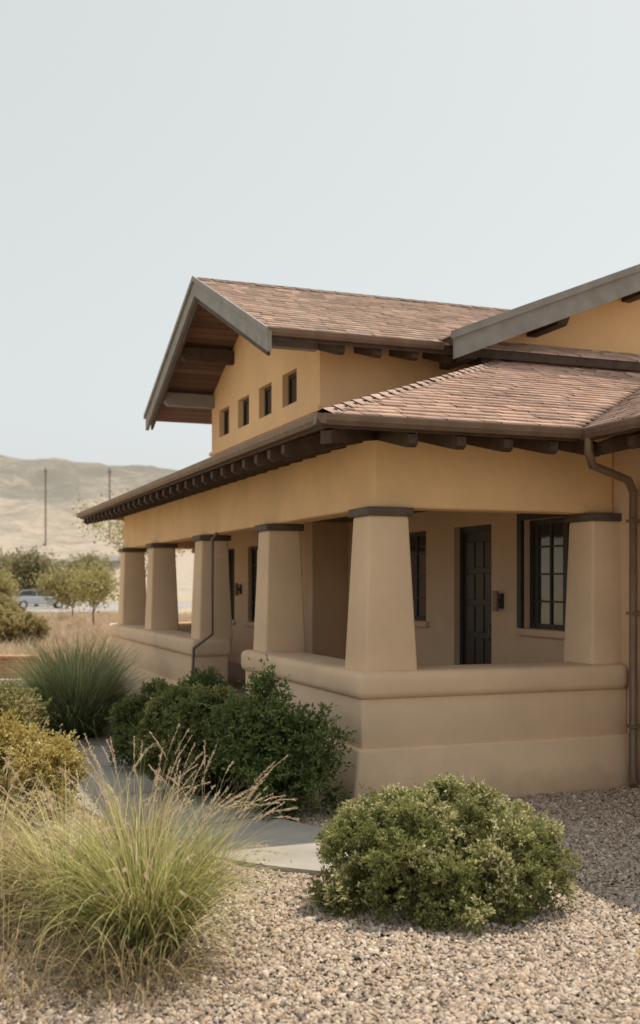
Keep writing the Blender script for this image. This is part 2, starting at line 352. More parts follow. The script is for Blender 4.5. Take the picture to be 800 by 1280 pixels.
barge_x('barge_board_far',-.055,.0,10.08,6.551,UZ-.03,pz+.005,.25,TRIM)
barge_x('barge_trim_far',-.085,-.056,10.12,6.551,UZ+.0,pz+.05,.075,TRIM)
barge_x('barge_inner_near',.001,.04,3.2,6.549,UZ-.07,pz-.13,.22,DARK)
barge_x('barge_inner_far',.001,.04,9.9,6.551,UZ-.07,pz-.13,.22,DARK)
for i,b in enumerate([3.98,5.25,6.55,7.85,9.07]):
    zt=(UF(0,b) if b<6.55 else UB(0,b))-.13-(.03 if b==6.55 else .0)
    ext(f'lookout_beam_{i+1}',[(.045,zt-.2),(.12,zt-.26),(.95,zt-.26),(.95,zt-.04),(.045,zt-.04)],'y',b-.07,b+.07,TRIM if i in(0,4) else DARK,H)
ext('cross_barge_board',[(2.3,GZ-.075-.27),(7,GL(7,0)-.035-.27),(7,GL(7,0)-.0),(2.3,GZ-.038)],'y',2.74,2.799,TRIM,H)
ext('cross_barge_trim',[(2.24,GZ-.06-.05),(7,GL(7,0)-.04),(7,GL(7,0)+.05),(2.24,GZ-.062+.05)],'y',2.70,2.739,TRIM,H)
ext('cross_barge_board_b',[(11.7,GZ-.345),(7,GL(7,0)-.035-.27),(7,GL(7,0)),(11.7,GZ-.04)],'y',2.74,2.799,TRIM,H)
for i,a in enumerate([2.62,3.95,5.5,7]):
    zt=GL(a,0)-.14
    ext(f'cross_lookout_{i+1}',[(2.81,zt-.12),(2.9,zt-.24),(3.66,zt-.24),(3.66,zt-.03),(2.81,zt-.03)],'x',a-.075,a+.075,DARK,H)
def tails():
    k=0
    prof=[(0.02,3.578),(-.79,3.288),(-.79,3.208),(-.74,3.178),(0.02,3.348)]
    b=.3
    while b<12.5:
        ext(f'rafter_tail_l{k}',prof,'y',b-.045,b+.045,DARK,H); b+=.42; k+=1
    a=.02
    while a<2.1:
        ext(f'rafter_tail_f{k}',prof,'x',a-.045,a+.045,DARK,H); a+=.47; k+=1
    V=[];h=.05
    for s in (-1,1):
        for (d,z) in ((.0,3.57),(-.78,3.28),(-.78,3.17),(.0,3.33)):
            V.append((d-s*h*.7,d+s*h*.7,z))
    pm('hip_rafter',V,[[0,1,2,3],[7,6,5,4],[0,1,5,4],[1,2,6,5],[2,3,7,6],[3,0,4,7]],DARK,H)
    b=-.9
    while b>-3.2:
        ext(f'rafter_tail_w{k}',[(p[0]+2.63,p[1]) for p in prof],'y',b-.045,b+.045,DARK,H); b-=.45; k+=1
    a=.95
    while a<3.2:
        ext(f'rafter_tail_u{k}',[(3.87,5.24),(3.16,4.93),(3.16,4.86),(3.22,4.83),(3.87,5.02)],'x',a-.045,a+.045,DARK,H); a+=.5; k+=1
tails()
gp=[(0,0),(0,-.085),(-.05,-.085),(-.075,-.05),(-.085,-.012),(-.085,0),(-.07,0),(-.07,-.02),(-.015,-.02),(-.015,0)]
def gut_x(tag,b,z,a0,a1): ext(tag,[(b+p[0],z+p[1]) for p in gp],'x',a0,a1,GUT,H)
def gut_y(tag,a,z,b0,b1): ext(tag,[(a+p[0],z+p[1]) for p in gp],'y',b0,b1,GUT,H)
GZ0=3.405
gut_y('gutter_left',E0-.001,GZ0,E0-.085,12.8)
gut_x('gutter_front',E0-.002,GZ0-.003,E0-.0845,1.66)
gut_y('gutter_wing',1.739,GZ0-.006,-3.6,E0-.002)
gut_x('gutter_upper',3.1,UZ+.01,-.04,2.3)
tube('downspout_right',[(1.72,-.9,3.34),(1.72,-.9,3.2),(1.8,-.85,3.08),(2.45,-.5,3.0),(2.57,-.42,2.9),(2.57,-.42,.12),(2.5,-.52,.05)],.04,GUT,H)
for z in (.6,1.7,2.6): box('downspout_strap',2.52,2.648,-.47,-.37,z,z+.03,GUT,H)
tube('downspout_left',[(.02,5.5,2.72),(-.06,5.5,2.62),(-.06,5.5,1.3),(-.3,5.6,1.1),(-.34,5.6,.1)],.024,GUT,H)

# ---------------------------------------------------------------- ground
def flat(name,pts,z,mat):
    return pm(name,[(x,y,z) for x,y in pts],[list(range(len(pts)))],mat)
GROUND=mat_noise('dry_earth',(.38,.285,.19),(.50,.405,.30),scale=.12,rough=1,bump=.3,bscale=3,detail=12,c3=(.43,.355,.22))
g=flat('ground',[(-3000,-300),(3000,-300),(3000,4000),(-3000,4000)],0,GROUND)
m,nt,b=nodes('gravel_bed')
tc=nt.nodes.new('ShaderNodeTexCoord'); v=nt.nodes.new('ShaderNodeTexVoronoi'); v.inputs['Scale'].default_value=48; v.inputs['Randomness'].default_value=1
L(nt,tc.outputs['Object'],v.inputs['Vector'])
bw=nt.nodes.new('ShaderNodeRGBToBW'); L(nt,v.outputs['Color'],bw.inputs[0])
r=nt.nodes.new('ShaderNodeValToRGB'); r.color_ramp.elements[0].position=.15; r.color_ramp.elements[0].color=(.17,.125,.09,1); r.color_ramp.elements[1].position=.85; r.color_ramp.elements[1].color=(.50,.405,.315,1)
L(nt,bw.outputs[0],r.inputs['Fac'])
v2=nt.nodes.new('ShaderNodeMapRange'); v2.inputs['From Min'].default_value=.1; v2.inputs['From Max'].default_value=.75; v2.inputs['To Min'].default_value=1; v2.inputs['To Max'].default_value=.35
L(nt,v.outputs['Distance'],v2.inputs['Value'])
mxx=nt.nodes.new('ShaderNodeVectorMath'); mxx.operation='SCALE'; L(nt,r.outputs['Color'],mxx.inputs[0]); L(nt,v2.outputs[0],mxx.inputs['Scale'])
L(nt,mxx.outputs[0],b.inputs['Base Color']); b.inputs['Roughness'].default_value=.9
bp=nt.nodes.new('ShaderNodeBump'); bp.inputs['Strength'].default_value=1; bp.inputs['Distance'].default_value=.015; bp.invert=True
L(nt,v.outputs['Distance'],bp.inputs['Height']); L(nt,bp.outputs['Normal'],b.inputs['Normal'])
GRAVB=m
flat('gravel_bed',[(-9,1),(9,1),(12,30),(-4.5,24),(-5.5,17),(-9,16)],.004,GRAVB)
cl=[(-9.5,18.6),(-6.5,18.4),(-4.6,17.2),(-3.7,15.2),(-3.05,13.3),(-2.45,11.6),(-1.65,9.9),(-.95,8.75),(-.25,8.05),(.7,7.75)]
def smooth(pts,n=3):
    for _ in range(n):
        q=[pts[0]]
        for a,b in zip(pts[:-1],pts[1:]): q+= [(a[0]*.75+b[0]*.25,a[1]*.75+b[1]*.25),(a[0]*.25+b[0]*.75,a[1]*.25+b[1]*.75)]
        pts=q+[pts[-1]]
    return pts
cl=np.array(smooth(cl)); tg=np.gradient(cl,axis=0); tg/=np.linalg.norm(tg,axis=1)[:,None]; nr=np.stack([-tg[:,1],tg[:,0]],1)
HW=.6
le=cl+nr*HW; ri=cl-nr*HW; n=len(cl)
V=[];F=[]
for i in range(n):
    for p,z in ((le[i],.0),(le[i],.05),(ri[i],.05),(ri[i],.0)): V.append((p[0],p[1],z))
for i in range(n-1):
    a=i*4;c=a+4
    for k in range(3): F.append([a+k,a+k+1,c+k+1,c+k])
F.append([(n-1)*4+k for k in range(4)])
path=pm('garden_path',V,F,CONC)
JO=mat_noise('joint_dark',(.10,.095,.085),(.14,.13,.12),scale=8,rough=1,bump=0)
jv=[];jf=[];acc=0
for i in range(1,n-1):
    acc+=np.linalg.norm(cl[i]-cl[i-1])
    if acc>1.45:
        acc=0;k=len(jv); w=tg[i]*.007
        for p in (le[i]-w,ri[i]-w,ri[i]+w,le[i]+w): jv.append((p[0],p[1],.054))
        jf.append([k,k+1,k+2,k+3])
j=pm('path_joints',jv,jf,JO); j.parent=path
def pebbles():
    N=125000
    Y=rng.uniform(4.3,13.5,N*3); X=rng.uniform(-5,5,N*3)
    keep=(np.abs(X/Y)<.34)
    dens=np.clip((9.5/Y)**1.6,.0,1)
    keep&=rng.random(len(X))<dens
    X=X[keep];Y=Y[keep]
    d=np.full(len(X),9.)
    for p in cl[::2]: d=np.minimum(d,np.hypot(X-p[0],Y-p[1]))
    a=(X-CX)*ct+(Y-CY)*st; b=-(X-CX)*st+(Y-CY)*ct
    stray=rng.random(len(X))<.02
    keep=((d>HW+.02)|stray&(d>HW-.2))&~((a>-.36)&(b>-.36)); X=X[keep];Y=Y[keep];d=d[keep]
    X=X[:N];Y=Y[:N];d=d[:N]; n=len(X)
    ang=np.arange(6)*math.pi/3
    T=[(0,0,.5)]+[(.35*math.cos(t),.35*math.sin(t),.38) for t in ang[::2]]+[(.5*math.cos(t+.3),.5*math.sin(t+.3),0) for t in ang]
    T=np.array(T); 
    F=[(0,1,2),(0,2,3),(0,3,1)]
    for k in range(3):
        i=1+k; j=1+(k+1)%3; o=4+2*k
        F+=[(i,o,o+1),(i,o+1,j),(j,o+1,4+(2*k+2)%6)]
    F=np.array(F)
    s=rng.lognormal(math.log(.018),.36,n); s=np.clip(s,.008,.05)
    V=np.repeat(T[None],n,0)*(1+rng.normal(0,.13,(n,len(T),3)))
    V*=s[:,None,None]*np.stack([rng.uniform(.9,1.4,n),rng.uniform(.75,1.05,n),rng.uniform(.6,1.0,n)],1)[:,None,:]
    th=rng.uniform(0,2*math.pi,n); c,s_=np.cos(th)[:,None],np.sin(th)[:,None]
    x=V[:,:,0]*c-V[:,:,1]*s_; y=V[:,:,0]*s_+V[:,:,1]*c
    tl=rng.normal(0,.3,(n,1)); z=V[:,:,2]+x*tl
    # the bed undulates slightly
    und=.012*np.sin(X*2.1+Y*1.3)+.010*np.sin(X*4.7-Y*3.1)
    V=np.stack([x+X[:,None],y+Y[:,None],z+.006+np.maximum(und,0)[:,None]+rng.uniform(0,.006,(n,1))+np.where(d<HW,.045,0)[:,None]],2)
    pal=np.array([[.45,.36,.28],[.37,.285,.215],[.56,.48,.40],[.26,.195,.15],[.42,.35,.29],[.49,.36,.26],[.15,.12,.10]])
    c=pal[rng.choice(len(pal),n,p=[.24,.2,.15,.14,.12,.10,.05])]*rng.normal(1,.12,(n,1))
    FF=(F[None]+(np.arange(n)*len(T))[:,None,None]).reshape(-1,3)
    npmesh('gravel_stones',V.reshape(-1,3),FF,PEB,col=np.repeat(np.clip(c,.03,.8),len(T),0))
pebbles()

# ---------------------------------------------------------------- vegetation
def leaves_geo(P,D,Ln,Wd,C):
    n=len(P); D=D/np.linalg.norm(D,axis=1)[:,None]
    r=rng.normal(size=(n,3)); S=np.cross(D,r); S/=np.linalg.norm(S,axis=1)[:,None]+1e-9; U=np.cross(S,D)
    a=P; b=P+D*(Ln*.45)[:,None]+S*(Wd*.5)[:,None]+U*(Ln*.08)[:,None]; c=P+D*Ln[:,None]; d=P+D*(Ln*.45)[:,None]-S*(Wd*.5)[:,None]+U*(Ln*.08)[:,None]
    V=np.stack([a,b,c,d],1).reshape(-1,3); F=np.arange(n*4).reshape(-1,4)
    return V,F,np.repeat(C,4,0)
# fallen leaves and straw on the gravel
def litter():
    n=1500; k=rng.choice(5,n,p=[.3,.25,.15,.2,.1]); cen=np.array([(-1.0,5.8),(.8,6.9),(-.4,9.2),(-2.,7.),(1.8,9)])[k]
    P=np.concatenate([cen+rng.normal(0,.75,(n,2)),rng.uniform(.02,.035,(n,1))],1)
    az=rng.uniform(0,6.28,n); D=np.stack([np.cos(az),np.sin(az),rng.normal(0,.12,n)],1); Ln=rng.uniform(.02,.06,n)
    st_=rng.random(n)<.4; Ln=np.where(st_,Ln*2.2,Ln); Wd=np.where(st_,.003,Ln*.4)
    C=np.array([.42,.30,.16])*rng.uniform(.5,1.35,(n,1))
    V,F,CC=leaves_geo(P,D,Ln,Wd,C); npmesh('leaf_litter',V,F,GRASSM,col=np.clip(CC,0,.8))
litter()
def bush(name,center,lobes,nsub,subr,ntw,per,leafL,cd,cl_,tip=None,tipf=.0,twig_len=.1,core=.2,spray=0,wid=.5):
    """twigs radiate from many small tufts that sit over the surface of larger lobes"""
    par=bpy.data.objects.new(name,None); sc.collection.objects.link(par); par.location=(center[0],center[1],0)
    lob=np.array(lobes); area=(lob[:,3]*lob[:,4]+lob[:,3]*lob[:,5]+lob[:,4]*lob[:,5])
    li=rng.choice(len(lob),nsub,p=area/area.sum())
    d=rng.normal(size=(nsub,3)); d/=np.linalg.norm(d,axis=1)[:,None]; d[:,2]=np.where(d[:,2]<-.5,-d[:,2],d[:,2])
    inner=rng.random(nsub)<core
    sr=subr*rng.uniform(.6,1.35,nsub)
    R=lob[li,3:]-sr[:,None]*.6; scv=np.where(inner,rng.uniform(.3,.75,nsub),rng.uniform(.86,1.08,nsub))
    sc0=lob[li,:3]+d*R*scv[:,None]; sc0[:,2]=np.maximum(sc0[:,2],sr*.5)
    tone=np.clip(rng.normal(.5,.22,nsub),0,1)
    w=sr**2; ti=rng.choice(nsub,ntw,p=w/w.sum())
    e=rng.normal(size=(ntw,3))+d[ti]*.9+np.array([0,0,.3]); e/=np.linalg.norm(e,axis=1)[:,None]
    rad=rng.uniform(.35,1.05,ntw)**.6
    tp=sc0[ti]+e*(sr[ti]*rad)[:,None]
    ok=tp[:,2]>.015; tp=tp[ok]; e=e[ok]; ti=ti[ok]; rad=rad[ok]; m=len(tp)
    td=e+rng.normal(0,.3,(m,3)); td/=np.linalg.norm(td,axis=1)[:,None]
    tl=twig_len*rng.uniform(.6,1.3,m)
    if spray: 
        sp=rng.random(m)<spray; tl=np.where(sp,tl*2.2,tl)
    t=rng.random((m,per)); 
    P=tp[:,None,:]+td[:,None,:]*((t-.45)*tl[:,None])[:,:,None]+rng.normal(0,.007,(m,per,3))
    D=td[:,None,:]*.9+rng.normal(0,.7,(m,per,3))
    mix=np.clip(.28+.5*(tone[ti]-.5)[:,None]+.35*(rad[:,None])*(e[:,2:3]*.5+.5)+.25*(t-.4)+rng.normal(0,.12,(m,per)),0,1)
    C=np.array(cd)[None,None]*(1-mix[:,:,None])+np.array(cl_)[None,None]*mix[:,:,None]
    if tip is not None:
        tuft=rng.random(nsub)<tipf
        tm=(t>.5)&tuft[ti][:,None]&(e[:,2:3]>-.1)&(rng.random((m,per))<.75); C=np.where(tm[:,:,None],np.array(tip)*rng.uniform(.75,1.2,(m,per,1)),C)
    Ln=leafL*rng.uniform(.6,1.35,m*per)
    V,F,CC=leaves_geo(P.reshape(-1,3),D.reshape(-1,3),Ln,Ln*wid,C.reshape(-1,3))
    npmesh('foliage',V,F,LEAF,col=np.clip(CC,.01,.7),parent=par)
    sv=[];sf=[]
    for i in range(nsub):
        p1=sc0[i]+d[i]*sr[i]*.5; p0=np.array([p1[0]*.25,p1[1]*.25,0.0]); side=np.array([-(p1-p0)[1],(p1-p0)[0],0]); side=side/(np.linalg.norm(side)+1e-6); up=np.cross(side,(p1-p0)/np.linalg.norm(p1-p0))
        k=len(sv); w0=.009;w1=.003
        for pp,ww in ((p0,w0),((p0+p1)/2+np.array([0,0,-.04]),w0*.7),(p1,w1)):
            sv+= [pp+side*ww,pp-side*ww*.5+up*ww,pp-side*ww*.5-up*ww]
        for s in (0,3):
            for j in range(3): sf.append([k+s+j,k+s+(j+1)%3,k+s+3+(j+1)%3,k+s+3+j])
    npmesh('stems',sv,sf,BARK,parent=par)
    return par
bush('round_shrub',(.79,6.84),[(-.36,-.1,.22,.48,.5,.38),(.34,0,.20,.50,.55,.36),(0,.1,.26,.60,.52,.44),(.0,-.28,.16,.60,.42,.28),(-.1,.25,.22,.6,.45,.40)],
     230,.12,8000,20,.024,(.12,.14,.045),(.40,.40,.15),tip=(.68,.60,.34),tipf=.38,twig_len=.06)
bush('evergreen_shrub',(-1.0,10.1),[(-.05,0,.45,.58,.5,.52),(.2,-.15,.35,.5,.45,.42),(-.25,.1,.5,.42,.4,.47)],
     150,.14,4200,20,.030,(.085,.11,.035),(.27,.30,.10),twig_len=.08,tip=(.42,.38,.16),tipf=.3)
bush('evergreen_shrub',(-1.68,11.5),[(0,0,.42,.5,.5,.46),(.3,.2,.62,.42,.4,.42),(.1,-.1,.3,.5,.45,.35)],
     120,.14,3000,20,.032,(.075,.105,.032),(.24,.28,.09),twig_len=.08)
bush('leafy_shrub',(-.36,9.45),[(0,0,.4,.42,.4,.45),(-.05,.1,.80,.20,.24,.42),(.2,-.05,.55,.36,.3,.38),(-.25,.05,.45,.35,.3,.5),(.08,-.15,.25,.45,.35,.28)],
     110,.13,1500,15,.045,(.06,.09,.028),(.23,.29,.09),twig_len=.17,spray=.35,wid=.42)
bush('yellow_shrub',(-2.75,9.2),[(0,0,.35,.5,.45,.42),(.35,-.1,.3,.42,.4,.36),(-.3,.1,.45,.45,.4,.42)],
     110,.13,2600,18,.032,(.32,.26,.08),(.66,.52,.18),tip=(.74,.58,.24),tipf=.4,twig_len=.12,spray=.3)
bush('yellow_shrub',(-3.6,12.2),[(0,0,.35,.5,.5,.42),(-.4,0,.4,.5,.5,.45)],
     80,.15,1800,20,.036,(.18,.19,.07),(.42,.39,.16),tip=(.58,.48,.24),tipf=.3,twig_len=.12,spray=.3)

def grass(name,center,n,Lr,lean,curve,width,cbase,ctip,cmix=.3,cdry=(.5,.4,.22),seed_n=0,rad=.12,bias=(0,0),seedlen=.2,seedcol=(.62,.50,.34),cul=1.0,sdv=.18):
    par=bpy.data.objects.new(name,None); sc.collection.objects.link(par); par.location=(center[0],center[1],0)
    SEG=9
    def blades(n,Lr,lean,curve,width):
        az=rng.uniform(0,2*math.pi,n); r=rad*np.sqrt(rng.random(n))
        az2=az+rng.normal(0,.5,n)
        dx=np.cos(az2)+bias[0]; dy=np.sin(az2)+bias[1]
        Ln=rng.uniform(*Lr,n); le=np.abs(rng.normal(0,1,n))*lean+.05; cv=rng.uniform(.3,1.6,n)*curve
        t=np.linspace(0,1,SEG+1)[None]
        ang=le[:,None]+cv[:,None]*t**1.6
        ang=np.minimum(ang,2.7)
        ds=Ln[:,None]/SEG
        hx=np.cumsum(np.sin(ang)*ds,1)-np.sin(ang[:,:1])*ds; hz=np.cumsum(np.cos(ang)*ds,1)-np.cos(ang[:,:1])*ds
        wob=rng.normal(0,.05,(n,1))*t**2
        X=r[:,None]*np.cos(az)[:,None]+hx*dx[:,None]-wob*dy[:,None]; Y=r[:,None]*np.sin(az)[:,None]+hx*dy[:,None]+wob*dx[:,None]; Z=np.maximum(hz,.01)
        P=np.stack([X,Y,Z],2); sd=rng.uniform(-.9,.9,n); sx=-np.sin(az2+sd); sy=np.cos(az2+sd)
        w=width*rng.uniform(.6,1.4,n)[:,None]*(1-t**2*.92)*.5
        S=np.stack([sx[:,None]*w,sy[:,None]*w,np.zeros_like(w)],2)
        V=np.stack([P-S,P+S],2)
        base=(np.arange(n)*(SEG+1)*2)[:,None]; s=np.arange(SEG)[None]*2
        q=base+s; F=np.stack([q,q+1,q+3,q+2],2).reshape(-1,4)
        return P,V,F,t,Ln
    P,V,F,t,Ln=blades(n,Lr,lean,curve,width)
    dry=(rng.random(n)<cmix)[:,None,None]
    g=np.clip(rng.normal(1,sdv,(n,1,1)),.4,1.6)
    tt=t[:,:,None]
    C=(np.array(cbase)*(1-tt)+np.array(ctip)*tt)*g
    C=np.where(dry,np.array(cdry)*g*(.55+.55*tt),C)
    C=np.repeat(C[:,:,None,:],2,2).reshape(-1,3)
    npmesh('blades',V.reshape(-1,3),F,GRASSM,col=np.clip(C,.01,.8),parent=par)
    if seed_n:
        P,V,F,t,Ln=blades(seed_n,(Lr[1]*.85*cul,Lr[1]*1.2*cul),lean*.9,curve*.85,.0035)
        C=np.ones((seed_n,SEG+1,2,3))*np.array(cdry)
        npmesh('culms',V.reshape(-1,3),F,GRASSM,col=np.clip(C.reshape(-1,3),0,.8),parent=par)
        K2=70; u=rng.random((seed_n,K2))
        pos=SEG-u*(seedlen*SEG/1.0); i0=np.floor(pos).astype(int); i0=np.clip(i0,0,SEG-1); fr=(pos-i0)[:,:,None]
        ar=np.arange(seed_n)[:,None]
        Q=P[ar,i0]*(1-fr)+P[ar,i0+1]*fr; D=P[ar,i0+1]-P[ar,i0]; D=D/(np.linalg.norm(D,axis=2,keepdims=True)+1e-9)
        D=D+rng.normal(0,.24,D.shape)
        L2=rng.uniform(.014,.03,seed_n*K2)
        V,F,CC=leaves_geo(Q.reshape(-1,3),D.reshape(-1,3),L2,L2*.17,np.array(seedcol)*rng.uniform(.85,1.15,(seed_n*K2,1)))
        npmesh('seed_heads',V,F,GRASSM,col=np.clip(CC,0,.85),parent=par)
    return par
SC=(.72,.60,.42)
grass('fountain_grass',(-.92,5.80),1500,(.5,1.08),.36,1.25,.0075,(.12,.15,.03),(.48,.48,.17),cmix=.24,cdry=(.68,.55,.30),seed_n=62,rad=.15,seedlen=.22,seedcol=SC,sdv=.32)
grass('fountain_grass',(-1.45,6.35),850,(.5,1.05),.40,1.4,.0075,(.18,.19,.05),(.55,.50,.22),cmix=.42,cdry=(.70,.56,.32),seed_n=40,rad=.15,bias=(-.2,0),seedcol=SC,sdv=.3)
grass('fountain_grass',(-2.05,6.5),900,(.5,1.1),.5,1.6,.0075,(.32,.27,.12),(.62,.52,.28),cmix=.7,cdry=(.70,.57,.32),seed_n=45,rad=.2,bias=(-.3,-.1),seedcol=SC,sdv=.3)
grass('fountain_grass',(-1.3,7.5),320,(.5,.88),.3,.9,.006,(.28,.26,.1),(.55,.46,.26),cmix=.6,cdry=(.62,.49,.3),seed_n=34,rad=.18,seedcol=(.72,.57,.42),sdv=.3)
grass('fountain_grass',(-.75,7.2),110,(.4,.75),.4,1.2,.006,(.28,.26,.1),(.55,.46,.26),cmix=.6,cdry=(.62,.49,.3),seed_n=16,rad=.1,seedcol=(.72,.55,.40),cul=1.2,sdv=.3)
grass('dry_grass',(-.95,5.45),420,(.2,.6),.9,1.4,.006,(.38,.30,.16),(.58,.47,.27),cmix=.8,cdry=(.58,.45,.27),rad=.3,sdv=.3)
grass('dry_grass',(-1.6,5.5),620,(.2,.6),1.0,1.4,.006,(.38,.30,.16),(.58,.47,.27),cmix=.9,cdry=(.58,.45,.27),rad=.55,sdv=.3)
grass('deer_grass',(-3.15,13.9),3200,(.9,1.45),.42,.9,.010,(.08,.12,.045),(.32,.35,.17),cmix=.12,cdry=(.52,.46,.27),rad=.3,sdv=.3)
grass('deer_grass',(-3.75,16.6),1600,(.8,1.5),.35,.8,.011,(.10,.13,.05),(.38,.39,.2),cmix=.18,cdry=(.52,.46,.27),rad=.3,sdv=.3)
def meadow(name,N,x,y,h,c1,c2,blades=26,w=.012):
    cx=rng.uniform(*x,N); cy=rng.uniform(*y,N)
    n=N*blades; bx=np.repeat(cx,blades)+rng.normal(0,.16,n); by=np.repeat(cy,blades)+rng.normal(0,.16,n)
    az=rng.uniform(0,2*math.pi,n); Ln=rng.uniform(*h,n)*np.repeat(rng.uniform(.6,1.3,N),blades)
    P0=np.stack([bx,by,np.zeros(n)],1); le=np.abs(rng.normal(0,.35,n))
    d=np.stack([np.cos(az)*np.sin(le),np.sin(az)*np.sin(le),np.cos(le)],1)
    P1=P0+d*(Ln*.6)[:,None]; P2=P1+(d+np.stack([np.cos(az)*.5,np.sin(az)*.5,-.3+0*az],1))*(Ln*.45)[:,None]
    s=np.stack([-np.sin(az+1),np.cos(az+1),0*az],1)*w
    V=np.stack([P0-s,P0+s,P1+s*.8,P1-s*.8,P2],1).reshape(-1,3); i=np.arange(n)*5
    mx=np.repeat(rng.random(N),blades)[:,None]; C=np.array(c1)*mx+np.array(c2)*(1-mx); C=C*rng.normal(1,.12,(n,1))
    T=np.concatenate([np.stack([i,i+1,i+2],1),np.stack([i,i+2,i+3],1),np.stack([i+3,i+2,i+4],1)])
    npmesh(name,V,T,GRASSM,col=np.clip(np.repeat(C,5,0),.02,.8))
meadow('meadow_grass',1500,(-17,-4.6),(23.5,58),(.35,.7),(.62,.45,.34),(.62,.52,.35),w=.02)

def tree(name,loc,h,nleaf,cd,cl_,leafL=.06,trunk=.09,low=.3,sparse=.6):
    par=bpy.data.objects.new(name,None); sc.collection.objects.link(par); par.location=(*loc,0)
    V=[];F=[];tips=[]
    def limb(p,d,r,Ln,dep):
        seg=4; prev=None
        for s in range(seg+1):
            rr=r*(1-.5*s/seg)
            sd=d.cross(Vector((.3,.9,.1))).normalized(); up=sd.cross(d).normalized()
            ring=[len(V)+k for k in range(5)]
            for k in range(5):
                a=k*2*math.pi/5; V.append(tuple(p+sd*math.cos(a)*rr+up*math.sin(a)*rr))
            if prev:
                for k in range(5): F.append([prev[k],prev[(k+1)%5],ring[(k+1)%5],ring[k]])
            prev=ring
            if dep>=2: tips.append(p.copy())
            d=(d+Vector((random.gauss(0,.12),random.gauss(0,.12),random.gauss(.03,.08)))).normalized()
            p=p+d*(Ln/seg)
        if dep<3:
            for k in range(4 if dep else 5):
                a=random.uniform(0,6.28); nd=(d*.6+Vector((math.cos(a)*.8,math.sin(a)*.8,random.uniform(.0,.5)))).normalized()
                limb(p-d*random.uniform(0,Ln*.35),nd,r*.5,Ln*random.uniform(.55,.8),dep+1)
    limb(Vector((0,0,0)),Vector((0,0,1)),trunk,h*low,0)
    npmesh('trunk',V,F,BARK,parent=par)
    tp=np.array([tuple(t) for t in tips])
    n=nleaf; idx=rng.choice(len(tp),n); P=tp[idx]+rng.normal(0,sparse*.3,(n,3))
    mix=np.clip(rng.random(n)*.5+rng.random(len(tp))[idx]*.6,0,1)[:,None]; C=np.array(cd)*(1-mix)+np.array(cl_)*mix
    D=rng.normal(0,1,(n,3)); Ln=leafL*rng.uniform(.6,1.4,n)
    V,F,CC=leaves_geo(P,D,Ln,Ln*.55,C); npmesh('crown',V,F,LEAF,col=CC,parent=par)
OC=((.19,.18,.09),(.42,.37,.20))
tree('desert_tree',(-5.7,33),5.4,3600,(.26,.24,.08),(.56,.50,.2),.09,.04,.34,.8)
tree('desert_tree',(-8.6,41),3.6,4200,(.26,.24,.09),(.54,.47,.2),.11,.05,.28,.9)
tree('desert_tree',(-11.5,50),3.6,5200,(.25,.22,.09),(.50,.44,.2),.13,.05,.26,1.0)
tree('olive_tree',(-25.5,97),7,14000,*OC,.32,.2,.22,1.9)
tree('olive_tree',(-31,102),7,13000,*OC,.32,.2,.22,1.9)
tree('olive_tree',(-37,110),8,13000,*OC,.34,.2,.22,1.9)
tree('olive_tree',(-28,128),8,11000,*OC,.36,.2,.22,2.2)
tree('desert_tree',(-17.5,58),3.4,7000,(.24,.21,.08),(.50,.43,.2),.16,.09,.26,1.0)
bush('yellow_shrub',(-9.2,30.5),[(0,0,.5,.9,.9,.7),(.8,0,.4,.8,.8,.6)],60,.25,1100,22,.08,(.28,.24,.09),(.56,.47,.23),twig_len=.2)
bush('yellow_shrub',(-15.5,46),[(0,0,.6,1.6,1.2,.9),(1.6,0,.5,1.4,1.2,.8),(-1.6,.5,.7,1.4,1.2,1.0)],80,.35,1500,20,.12,(.26,.22,.09),(.54,.46,.23),twig_len=.3)

PL=bpy.data.objects.new('brick_planter_wall',None); sc.collection.objects.link(PL)
box('brickwork',-10,-5.75,21.6,22.0,0,.5,BRICK,PL); box('coping',-10.04,-5.71,21.56,22.04,.5,.56,BRICK,PL,.01)
box('kerb',-12,-3.9,20.95,21.25,0,.14,CONC,None,.015)
ASPH=mat_noise('parking_asphalt',(.30,.285,.27),(.38,.36,.34),scale=.5,rough=.95,bump=.2,bscale=20)
flat('parking_lot',[(-80,72),(-11,72),(-11,128),(-80,128)],.008,ASPH)
box('parking_kerb',-80,-11,71.6,71.85,0,.14,CONC,None,.01)
PAINT=mat_noise('white_paint',(.6,.6,.58),(.75,.75,.72),scale=3,rough=.8,bump=0)
for i in range(10): flat('parking_line' ,[(-60+i*2.8,100),(-59.9+i*2.8,100),(-59.9+i*2.8,105),(-60+i*2.8,105)],.012,PAINT)

